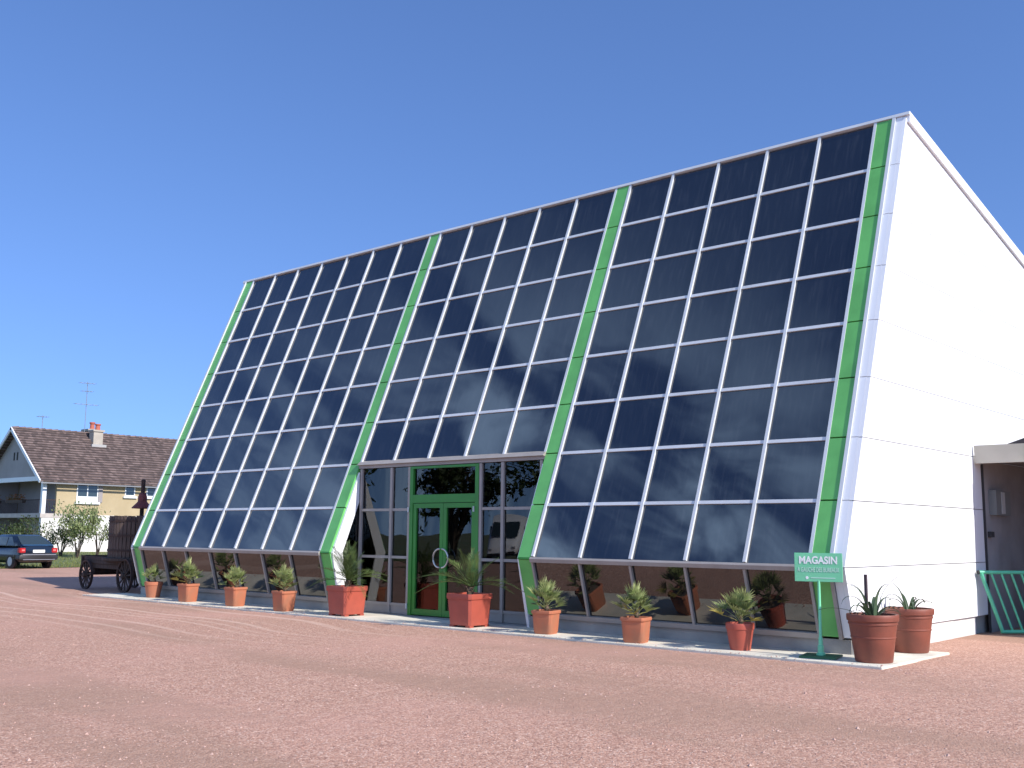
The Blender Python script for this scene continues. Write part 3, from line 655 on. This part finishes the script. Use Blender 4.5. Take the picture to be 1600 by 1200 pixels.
MB().lathe([(BR-.05, B1-.25), (BR-.05, B1-.2), (.2, B1-.18)], 32, o=(BX, 0, 0)).build('press_lid', M_WOOD, ct)
MB().lathe([(.055, .9), (.055, 2.92), (.06, 2.94), (.06, 2.98), (.03, 3.0)], 14, o=(BX, 0, 0)).build('screw', M_IRON, ct, True, 35)
nt_ = MB().lathe([(.06, 2.20), (.27, 2.21), (.27, 2.235), (.15, 2.36), (.12, 2.40), (.12, 2.52), (.09, 2.62), (.06, 2.64)], 20, o=(BX, 0, 0)).build('press_nut', M_REDIRON, ct, True, 35)
nt_['label'] = 'red painted conical nut on the screw'
MB().box(1.36, 1.86, -.5, .5, .802, 2.0).build('side_crate', M_WOOD, ct, bevel=.01)

# ------------------------------------------------------------------ parked car
car = thing('parked_car', (-22.05, 6.6, 0), 'dark blue hatchback parked at the edge of the lawn, tail towards the yard', 'car', None, R(180+4))
M_CAR = mat('blue_car_paint', (.005, .009, .018), .18, var=.1, vscale=2); M_CAR.node_tree.nodes['Principled BSDF'].inputs['Coat Weight'].default_value = .6
M_PLAST = mat('black_plastic', (.02, .021, .024), .55); M_TYRE = mat('tyre_rubber', (.018, .018, .018), .85); M_RIM = mat('wheel_silver', (.42, .43, .45), .35, metal=.6)
M_TAIL = mat('tail_lamp_red', (.42, .015, .015), .15); M_PLATE = mat('number_plate', (.72, .73, .70), .4)
def ring(x, w, zb, zt, n=20, p=4.5):
    cz, hz = (zb+zt)/2, (zt-zb)/2; out = []
    for k in range(n):
        a = 2*math.pi*(k+.5)/n; c, s = math.cos(a), math.sin(a); r = 1/((abs(c)**p+abs(s)**p)**(1/p))
        tum = 1-.06*max(0, s*r)
        out.append((x, w*c*r*tum, cz+hz*s*r))
    return out
# local +x = forward; tail at x = -1.9
MB().loft([ring(-1.98, .70, .40, .80), ring(-1.95, .78, .30, .95), ring(-1.80, .83, .24, .99), ring(-1.2, .85, .22, .98), ring(0, .85, .22, .95), ring(1.1, .84, .22, .93), ring(1.7, .82, .24, .84), ring(2.0, .76, .28, .74), ring(2.08, .66, .34, .62)]).build('body', M_CAR, car, True, 50)
def gh(z, x0, x1, w): return [(x0, -w, z), (x1, -w, z), (x1, w, z), (x0, w, z)]
MB().loft([gh(.92, -1.80, 1.15, .79), gh(1.14, -1.50, .72, .73), gh(1.34, -1.08, .30, .63), gh(1.40, -.92, .08, .57)]).build('cabin', M_CAR, car, True, 25, bevel=.03)
def quad(name, m, pts, parent=car, off=(0, 0, 0)):
    pts = [V(p)+V(off) for p in pts]; n = (pts[1]-pts[0]).cross(pts[2]-pts[0]).normalized(); c = sum(pts, V())/len(pts)
    q = MB(); i = len(pts); q.v = [tuple(p) for p in pts]+[tuple(p+n*.006) for p in pts]
    q.f = [tuple(reversed(range(i))), tuple(range(i, 2*i))]+[(k, (k+1) % i, i+(k+1) % i, i+k) for k in range(i)]
    return q.build(name, m, parent)
quad('rear_window', M_WGLASS, [(-1.735, .64, .985), (-1.735, -.64, .985), (-1.10, -.52, 1.345), (-1.10, .52, 1.345)], off=(-.03, 0, .012))
quad('windscreen', M_WGLASS, [(1.08, -.66, .975), (1.08, .66, .975), (.33, .54, 1.335), (.33, -.54, 1.335)], off=(.03, 0, .012))
for s in (-1, 1):
    y = lambda z: s*(.79-(z-.92)*.325+.004)
    for (a, b, c_, d) in ((-1.45, -.86, -.80, -1.03), (-.78, -.02, -.06, -.72), (.06, .93, .26, .02)):
        pts = [(a, y(.97), .97), (b, y(.97), .97), (c_, y(1.31), 1.31), (d, y(1.31), 1.31)]
        quad('side_window', M_WGLASS, pts if s < 0 else list(reversed(pts)), off=(0, s*.008, 0))
    MB().box(-1.6, 1.7, s*.852-.012, s*.852+.012, .50, .58).build('rub_strip', M_PLAST, car)
    tl = MB().box(-2.005, -1.80, s*.70-.125, s*.70+.125, .66, .86).build('tail_lamp', M_TAIL, car, bevel=.02)
    MB().box(-2.012, -2.004, s*.68-.06, s*.68+.06, .74, .80).build('reflector', mat('reflector_pink', (.65, .20, .18), .2), tl)
    for x in (-1.28, 1.27):
        w = MB().lathe([(.19, -.09), (.28, -.09), (.30, -.07), (.30, .07), (.28, .09), (.19, .09), (.19, -.09)], 28, o=(x, s*.76, .30), axis='Y').build('wheel', M_TYRE, car, True, 40)
        MB().lathe([(.02, s*.07), (.05, s*.085), (.19, s*.06), (.195, s*.085)], 20, o=(x, s*.76, .30), axis='Y').build('rim', M_RIM, w, True, 40)
        MB().lathe([(.34, -.03), (.34, .03)], 28, o=(x, s*.80, .31), axis='Y').build('wheel_arch', M_PLAST, car)
bp_ = MB().loft([ring(-2.06, .74, .36, .60, p=5), ring(-2.02, .84, .33, .64, p=5), ring(-1.75, .87, .33, .63, p=5)]).build('bumper', M_PLAST, car, True, 40)
MB().box(-2.075, -2.055, -.72, .72, .575, .60).box(-2.07, -2.05, -.7, .7, .375, .395).build('bumper_trim', M_RIM, bp_)
MB().box(-2.006, -1.985, -.26, .26, .665, .785).build('number_plate', M_PLATE, car)
MB().box(-1.93, -1.74, -.66, .66, .955, .995).build('tail_spoiler', mat('spoiler_highlight_blue', (.03, .10, .22), .2), car, bevel=.012)  # brighter blue than the body: the tail's highlight put into the colour
for x in (-.55, .05): pass

# ------------------------------------------------------------------ the house behind
HX, HY, HW, HL = -39.55, 15.75, 8.0, 17.0     # right wall x, front gable y, width, length
hs_ = thing('house', (HX-HW/2, HY+HL/2, .2), 'cream house with brown tiled roof, balcony and chimney beyond the lawn', 'house')
HO = V((HX-HW/2, HY+HL/2, .2))
def PH(mb, name, m, parent=hs_, **kw): mb.v = [tuple(V(v)-HO) for v in mb.v]; return mb.build(name, m, parent, **kw)
M_CREAM = mat('cream_render', (.46, .365, .225), .9, alt=(.40, .315, .19), vscale=.8, bump=.15)
M_LWALL = mat('whitewashed_wall', (.72, .69, .66), .9, alt=(.60, .57, .53), vscale=.9, bump=.15)
M_GREYR = mat('grey_render', (.36, .33, .33), .9, alt=(.30, .28, .28), vscale=.7, bump=.15)
M_WPAINT = mat('white_trim', (.74, .76, .78), .5)
LX = HX-HW; YS = HY+.85; FZ = 2.55; EZ = 4.85; RZ = 7.95; RX = HX-HW/2
PH(MB().box(LX+.01, HX, HY+2.2, HY+HL, .0, FZ-.001), 'lower_wall', M_LWALL)
PH(MB().box(HX-.25, HX, HY, HY+2.199, .0, FZ-.001), 'lower_side_wall', M_LWALL)
PH(MB().box(LX+.02, HX-.01, HY+2.0, HY+HL, FZ, EZ), 'upper_wall', M_CREAM)
PH(MB().box(HX-.20, HX-.004, YS, HY+1.999, FZ, EZ), 'balcony_side_wall', M_CREAM)
PH(MB().box(LX+.3, HX-.21, HY+1.95, HY+1.995, FZ, EZ), 'balcony_back_wall', M_GREYR)
PH(MB().box(LX, LX+.2, HY+.27, HY+1.949, FZ+.061, EZ-.001), 'balcony_end_wall', M_GREYR)
PH(MB().box(LX+.205, HX-.21, HY+.27, HY+1.94, EZ-.1, EZ-.002), 'balcony_ceiling', M_GREYR)
PH(MB().box(LX, LX+.2, HY, HY+2.199, .0, FZ-.201), 'lower_end_wall', M_GREYR)
PH(MB().box(LX-.05, HX+.02, HY-.08, HY+2.0, FZ-.2, FZ+.06), 'balcony_floor', mat('balcony_concrete', (.50, .44, .40), .9, var=.15))
PH(MB().box(HX-.26, HX-.01, HY-.02, HY+.22, FZ+.061, EZ-.28), 'balcony_pillar', M_WPAINT)
PH(MB().box(LX, HX, HY-.04, HY+.26, EZ-.27, EZ), 'balcony_beam', M_WPAINT)
g = MB(); g.v = [(LX, HY-.02, EZ+.002), (HX, HY-.02, EZ+.002), (RX, HY-.02, RZ-.15), (LX, HY+.18, EZ+.002), (HX, HY+.18, EZ+.002), (RX, HY+.18, RZ-.15)]
g.f = [(0, 1, 2), (5, 4, 3), (0, 3, 4, 1), (1, 4, 5, 2), (2, 5, 3, 0)]
PH(g, 'gable_wall', M_GREYR)
for k in (-.32, .12): PH(MB().box(RX+k, RX+k+.16, HY-.045, HY-.018, 5.95, 6.45), 'vent_slot', M_DARK)
# balcony railing
rl = MB().box(LX, HX-.26, HY-.05, HY-.02, 3.40, 3.45)
for k in range(60): rl.box(LX+.06+k*.128, LX+.08+k*.128, HY-.045, HY-.025, FZ+.08, 3.40)
rl.box(HX-.04, HX-.01, HY+.22, YS, 3.40, 3.45)
for k in range(6): rl.box(HX-.035, HX-.015, HY+.28+k*.1, HY+.30+k*.1, FZ+.08, 3.40)
PH(rl, 'railing', M_IRON)
rg = random.Random(8)
for x0, x1 in ((LX+.3, LX+2.4), (LX+3.6, LX+5.9)):
    bx = PH(MB().box(x0, x1, HY-.28, HY-.06, 3.25, 3.45), 'flower_box', M_WOOD)
    fl = MB()
    for k in range(260):
        p = V((rg.uniform(x0, x1), HY-.17+rg.uniform(-.15, .15), 3.46+rg.random()**2*.34)); a = rg.uniform(0, 6.3); q = V((math.cos(a), math.sin(a), rg.uniform(-.5, .5)))*.05; w = V((-math.sin(a), math.cos(a), .5))*.04
        fl.face([p-q, p+w, p+q, p-w])
    PH(fl, 'flowers', mat('orange_flowers', (.42, .10, .03), .7, alt=(.09, .13, .04), vscale=7), bx, fix=False)
# windows
def window(y0, y1, z0, z1, shutters):
    f = PH(MB().box(HX-.012, HX+.03, y0, y0+.07, z0, z1).box(HX-.012, HX+.03, y1-.07, y1, z0, z1).box(HX-.012, HX+.03, y0+.07, y1-.07, z0, z0+.07).box(HX-.012, HX+.03, y0+.07, y1-.07, z1-.07, z1), 'window', M_WPAINT)
    PH(MB().box(HX-.008, HX+.006, y0+.07, y1-.07, z0+.07, z1-.07), 'pane', M_WGLASS, f)
    PH(MB().box(HX-.01, HX+.12, y0-.12, y1+.12, z0-.12, z0-.002), 'sill', M_WPAINT, f)
    if shutters:
        PH(MB().box(HX+.007, HX+.028, (y0+y1)/2-.035, (y0+y1)/2+.035, z0+.07, z1-.07), 'glazing_bar', M_WPAINT, f)
        PH(MB().box(HX+.007, HX+.016, y0+.07, y1-.07, z0+.07, z0+.35), 'curtain', M_WPAINT, f)
        PH(MB().box(HX+.0, HX+.06, y1+.01, y1+.28, z0, z1), 'shutter', mat('shutter_grey', (.30, .27, .27), .8), f)
window(17.85, 19.25, 3.35, 4.55, True); window(21.05, 21.75, 3.80, 4.66, False); window(22.55, 23.25, 3.80, 4.66, False)
window(25.0, 26.3, 3.35, 4.55, True)
# roof: stepped tile courses on both slopes
def tile_material():
    m = bpy.data.materials.new('brown_roof_tiles'); m.use_nodes = True; t_ = m.node_tree; b = t_.nodes['Principled BSDF']; b.inputs['Roughness'].default_value = .9
    co = N(t_, 'ShaderNodeTexCoord'); mp = N(t_, 'ShaderNodeMapping'); mp.inputs['Scale'].default_value = (0, 4.6, 5.9); t_.links.new(co.outputs['Object'], mp.inputs[0])
    w = N(t_, 'ShaderNodeTexVoronoi'); w.inputs['Scale'].default_value = 1; w.inputs['Randomness'].default_value = .5; t_.links.new(mp.outputs[0], w.inputs['Vector'])
    n = N(t_, 'ShaderNodeTexNoise'); n.inputs['Scale'].default_value = .9; n.inputs['Detail'].default_value = 5; t_.links.new(co.outputs['Object'], n.inputs['Vector'])
    s = N(t_, 'ShaderNodeSeparateColor'); t_.links.new(w.outputs['Color'], s.inputs[0])
    a = N(t_, 'ShaderNodeMath', operation='ADD'); t_.links.new(s.outputs[0], a.inputs[0]); t_.links.new(n.outputs['Fac'], a.inputs[1])
    r = N(t_, 'ShaderNodeValToRGB'); mr = N(t_, 'ShaderNodeMapRange'); mr.inputs['From Min'].default_value = .3; mr.inputs['From Max'].default_value = 1.5; t_.links.new(a.outputs[0], mr.inputs['Value']); t_.links.new(mr.outputs[0], r.inputs[0])
    e = r.color_ramp.elements; e[0].color = (.070, .050, .046, 1); e[1].color = (.21, .150, .135, 1); k = e.new(.5); k.color = (.125, .088, .080, 1)
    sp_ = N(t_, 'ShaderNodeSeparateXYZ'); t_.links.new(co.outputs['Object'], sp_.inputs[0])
    fz = N(t_, 'ShaderNodeMath', operation='MULTIPLY_ADD'); t_.links.new(sp_.outputs['Z'], fz.inputs[0]); fz.inputs[1].default_value = 1/.168; fz.inputs[2].default_value = .3   # dark bands at the laps: gap shade painted into the tile colour
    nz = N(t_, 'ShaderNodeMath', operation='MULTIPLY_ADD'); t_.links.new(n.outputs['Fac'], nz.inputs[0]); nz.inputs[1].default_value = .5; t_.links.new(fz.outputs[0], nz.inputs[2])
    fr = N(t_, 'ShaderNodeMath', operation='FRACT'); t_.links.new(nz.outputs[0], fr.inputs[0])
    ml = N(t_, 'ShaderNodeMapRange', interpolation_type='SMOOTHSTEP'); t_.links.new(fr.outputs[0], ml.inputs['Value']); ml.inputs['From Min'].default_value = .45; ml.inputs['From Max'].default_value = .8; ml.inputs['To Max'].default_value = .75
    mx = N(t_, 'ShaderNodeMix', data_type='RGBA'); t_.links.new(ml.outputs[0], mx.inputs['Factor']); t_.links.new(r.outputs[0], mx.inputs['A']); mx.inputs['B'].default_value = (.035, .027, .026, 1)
    t_.links.new(mx.outputs['Result'], b.inputs['Base Color']); return m
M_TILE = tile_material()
roof = MB(); NCO = 20; OV = .50; y0, y1 = HY-.42, HY+HL+.4
EXR = HX+OV; sl_ = (RZ-EZ)/(HW/2)
for sgn in (1, -1):
    for k in range(NCO):
        q0, q1 = k/NCO, (k+1)/NCO; run = HW/2+OV
        xa = RX+sgn*run*(1-q0); za = RZ-sl_*run*(1-q0)*.985; xb = RX+sgn*run*(1-q1); zb = RZ-sl_*run*(1-q1)*.985
        rg2 = random.Random(k*2+sgn); nseg = 30; rings = []
        for j in range(nseg+1):
            y = y0+(y1-y0)*j/nseg; d = rg2.uniform(-.012, .012)
            rings.append([(xa-sgn*.0, y, za+.10+d), (xb-sgn*.10, y, zb+.05+d), (xb-sgn*.10, y, zb-.06), (xa-sgn*.03, y, za-.02)])
        roof.loft(rings)
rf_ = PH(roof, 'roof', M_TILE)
rt = MB()
for k in range(42):
    y = y0+.02+k*(y1-y0-.04)/42; rt.tube([(RX, y, RZ+.03), (RX, y+(y1-y0)/42-.02, RZ+.05)], [.10, .125], 8)
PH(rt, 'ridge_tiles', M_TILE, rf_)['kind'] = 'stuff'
for sgn in (1, -1):
    PH(MB().bar((RX+sgn*.02, y0-.04, RZ+.06), (RX+sgn*(HW/2+OV+.03), y0-.04, RZ-sl_*(HW/2+OV+.03)*.985+.04), .05, .20, up=(0, 1, 0)), 'verge_board', M_WPAINT) if False else \
    PH(MB().fbox((RX, y0-.05, RZ+.09), V((sgn*1, 0, -sl_*.985)).normalized(), (0, 1, 0), V((sl_*.985*sgn, 0, 1)).normalized(), (0, (HW/2+OV+.05)*math.hypot(1, sl_*.985)), (-.03, .045), (-.19, .0)), 'verge_board', M_WPAINT)
PH(MB().box(EXR-.0, EXR+.09, y0, y1, EZ-.47, EZ-.39), 'gutter', mat('zinc_gutter', (.25, .25, .26), .5, metal=.4))
ch = PH(MB().box(-43.15, -42.55, 20.25, 20.9, 6.8, 8.08).box(-43.22, -42.48, 20.18, 20.97, 8.08, 8.2), 'chimney', mat('chimney_render', (.43, .38, .32), .9, var=.15))
PH(MB().box(-43.3, -42.3, 20.05, 21.05, 6.7, 7.22), 'chimney_flashing', mat('lead_flashing', (.36, .35, .34), .6), ch)
M_CPOT = mat('chimney_pot', (.42, .12, .08), .8)
PH(MB().lathe([(.17, 8.201), (.15, 8.5), (.19, 8.55), (.19, 8.62), (.1, 8.62)], 12, o=(-42.85, 20.65, 0)), 'chimney_pot', M_CPOT, ch)
c2 = PH(MB().box(-45.6, -44.9, 21.1, 21.7, 6.2, 8.30).box(-45.75, -44.75, 20.95, 21.85, 8.30, 8.45), 'chimney', mat('chimney_render', (.43, .38, .32), .9))
PH(MB().lathe([(.17, 8.451), (.14, 8.8), (.19, 8.85), (.19, 8.95), (.1, 8.95)], 12, o=(-45.2, 21.45, 0)), 'chimney_pot', M_CPOT, c2)
# television aerials on the roof
def aerial(x, y, z0, z1, bars, lab):
    a = thing('roof_aerial', (x, y, z0), lab, 'aerial', 'aerials on the house roof')
    M = mat('aerial_metal', (.30, .31, .33), .5, metal=.5)
    MB().tube([(0, 0, 0), (0, 0, z1-z0)], .022, 6).build('mast', M, a)
    for z, w in bars:
        MB().tube([(-.15, -w, z-z0), (.1, w, z-z0)], .016, 6).build('boom', M, a)
        for k in range(5):
            q = -w+2*w*k/4; MB().tube([(-.25+q*.1, q, z-z0), (.25+q*.1, q, z-z0)], .009, 5).build('element', M, a)
aerial(-44.55, 20.6, 7.4, 11.6, ((10.05, .75), (10.95, .35), (11.5, .5)), 'tall thin television aerial beside the chimneys')
aerial(-44.0, 17.45, 7.6, 9.0, ((8.9, .3),), 'short television aerial near the roof ridge end')

# ------------------------------------------------------------------ shrubs and trees
M_BARK = mat('bark', (.10, .07, .05), .95, alt=(.05, .037, .028), vscale=8, bump=.6, bscale=30)
M_L1 = leaf_mat('shrub_leaf', (.15, .20, .065), (.24, .26, .12), .3)
M_L2 = leaf_mat('tree_leaf', (.045, .075, .022), (.075, .10, .035), .25)
def shrub(name, loc, h, w, stems, nleaf, ls, m, lab, cat, seed, group=None, trunk=.03, low=.25):
    r = random.Random(seed); t = thing(name, loc, lab, cat, group); tips = []; tb = MB()
    for k in range(stems):
        a = k*2.4+r.uniform(-.4, .4); sp = w*.5*r.uniform(.35, 1); p0 = V((r.uniform(-.06, .06), r.uniform(-.06, .06), 0)); p3 = V((sp*math.cos(a), sp*math.sin(a), h*r.uniform(.55, 1)*(1-.35*sp/(w*.5))+.12*h))
        pts = [p0, p0.lerp(p3, .35)+V((0, 0, .12*h)), p0.lerp(p3, .7)+V((0, 0, .06*h)), p3]
        tb.tube(pts, [trunk, trunk*.7, trunk*.45, trunk*.15], 6)
        for j in range(7):
            q = r.uniform(.3, 1); base = pts[1].lerp(pts[3], q); e = base+V((r.gauss(0, .16*w), r.gauss(0, .16*w), r.gauss(.02, .10*h)))
            if e.z < low*h: e.z = low*h+r.random()*.1*h
            tb.tube([base, base.lerp(e, .5)+V((0, 0, .03)), e], [trunk*.25, trunk*.16, trunk*.08], 4); tips.append((base, e))
    tb.build('trunk', M_BARK, t, True)
    lf = MB()
    for k in range(nleaf):
        b, e = tips[k % len(tips)]; p = b.lerp(e, r.uniform(.35, 1.1))+V((r.gauss(0, 1), r.gauss(0, 1), r.gauss(0, 1)))*.055*w
        n = V((r.gauss(0, 1), r.gauss(0, 1), r.gauss(.5, 1))).normalized(); u = n.cross(V((r.random(), r.random(), .3))).normalized(); v = n.cross(u); s = ls*r.uniform(.6, 1.3)
        lf.face([p-u*s, p-v*s*.42, p+u*s, p+v*s*.42])
    lf.build('crown', m, t, fix=False); return t
def put(px, X): p = at(px, 860, 0, X); return (X, p.y, lawn_z(X, p.y))
shrub('young_tree', put(122, -30), 3.15, 3.0, 9, 2100, .085, M_L1, 'sparse young tree growing in front of the white lower wall', 'tree', 4, low=.22)
shrub('leafy_shrub', put(95, -32), 2.0, 2.1, 7, 1200, .08, M_L1, 'lower leafy shrub beside the sparse young tree', 'shrub', 6, low=.08)
shrub('leafy_shrub', put(152, -31), 2.5, 1.8, 6, 800, .075, M_L1, 'upright leafy shrub close to the wine press', 'shrub', 9, low=.12)
shrub('dark_shrub', put(30, -37.5), 2.0, 2.8, 7, 1200, .09, M_L2, 'dark green shrub under the balcony behind the car', 'shrub', 12, low=.1)
shrub('dark_shrub', put(5, -37.0), 1.6, 2.2, 6, 800, .09, M_L2, 'low dark shrub under the balcony flower boxes', 'shrub', 14, low=.1)
# tree belt and van on the far side of the yard: mirrored in the entrance glass
for i, (x, y, h) in enumerate(((-30, -40, 8.5), (-22, -43, 9.5), (-12, -44, 8), (-3, -43, 9), (6, -45, 10), (15, -44, 8.5), (-38, -34, 9))):
    shrub('yard_tree', (x, y, 0), h, 7.5, 9, 2200, .30, M_L2, 'leafy tree in the belt across the yard', 'tree', 60+i, 'trees across the yard', .2, .1)
vn = thing('delivery_van', (-15.6, -30, 0), 'white delivery van parked across the yard, mirrored in the entrance glass', 'van', None, R(60))
M_VAN = mat('white_van_paint', (.78, .79, .80), .3)
MB().loft([ring(-2.6, .92, .5, 2.5, p=8), ring(-2.55, .98, .42, 2.62, p=8), ring(.9, .98, .40, 2.64, p=8), ring(1.5, .95, .40, 2.1, p=7), ring(2.0, .92, .40, 1.35, p=6), ring(2.55, .86, .42, 1.05, p=5), ring(2.65, .78, .5, .9, p=5)]).build('body', M_VAN, vn, True, 45)
quad('windscreen', M_WGLASS, [(1.98, -.74, 1.40), (1.98, .74, 1.40), (1.34, .72, 2.20), (1.34, -.72, 2.20)], vn, (.06, 0, .05))
for s_ in (-1, 1):
    for x in (-1.6, 1.75):
        w = MB().lathe([(.20, -.1), (.32, -.1), (.34, -.08), (.34, .08), (.32, .1), (.20, .1), (.20, -.1)], 24, o=(x, s_*.88, .34), axis='Y').build('wheel', M_TYRE, vn, True, 40)
        MB().lathe([(.02, s_*.08), (.2, s_*.07), (.205, s_*.1)], 20, o=(x, s_*.88, .34), axis='Y').build('rim', M_RIM, w)
    MB().box(.55, 1.35, s_*.985-.012, s_*.985+.012, 1.40, 2.0).build('side_window', M_WGLASS, vn)
    MB().box(2.56, 2.66, s_*.66-.14, s_*.66+.14, .72, .88).build('headlight', M_RIM, vn, bevel=.02)
MB().box(2.60, 2.72, -.80, .80, .42, .60).build('bumper', M_PLAST, vn, bevel=.03)
S.world.cycles.sampling_method = 'AUTOMATIC'
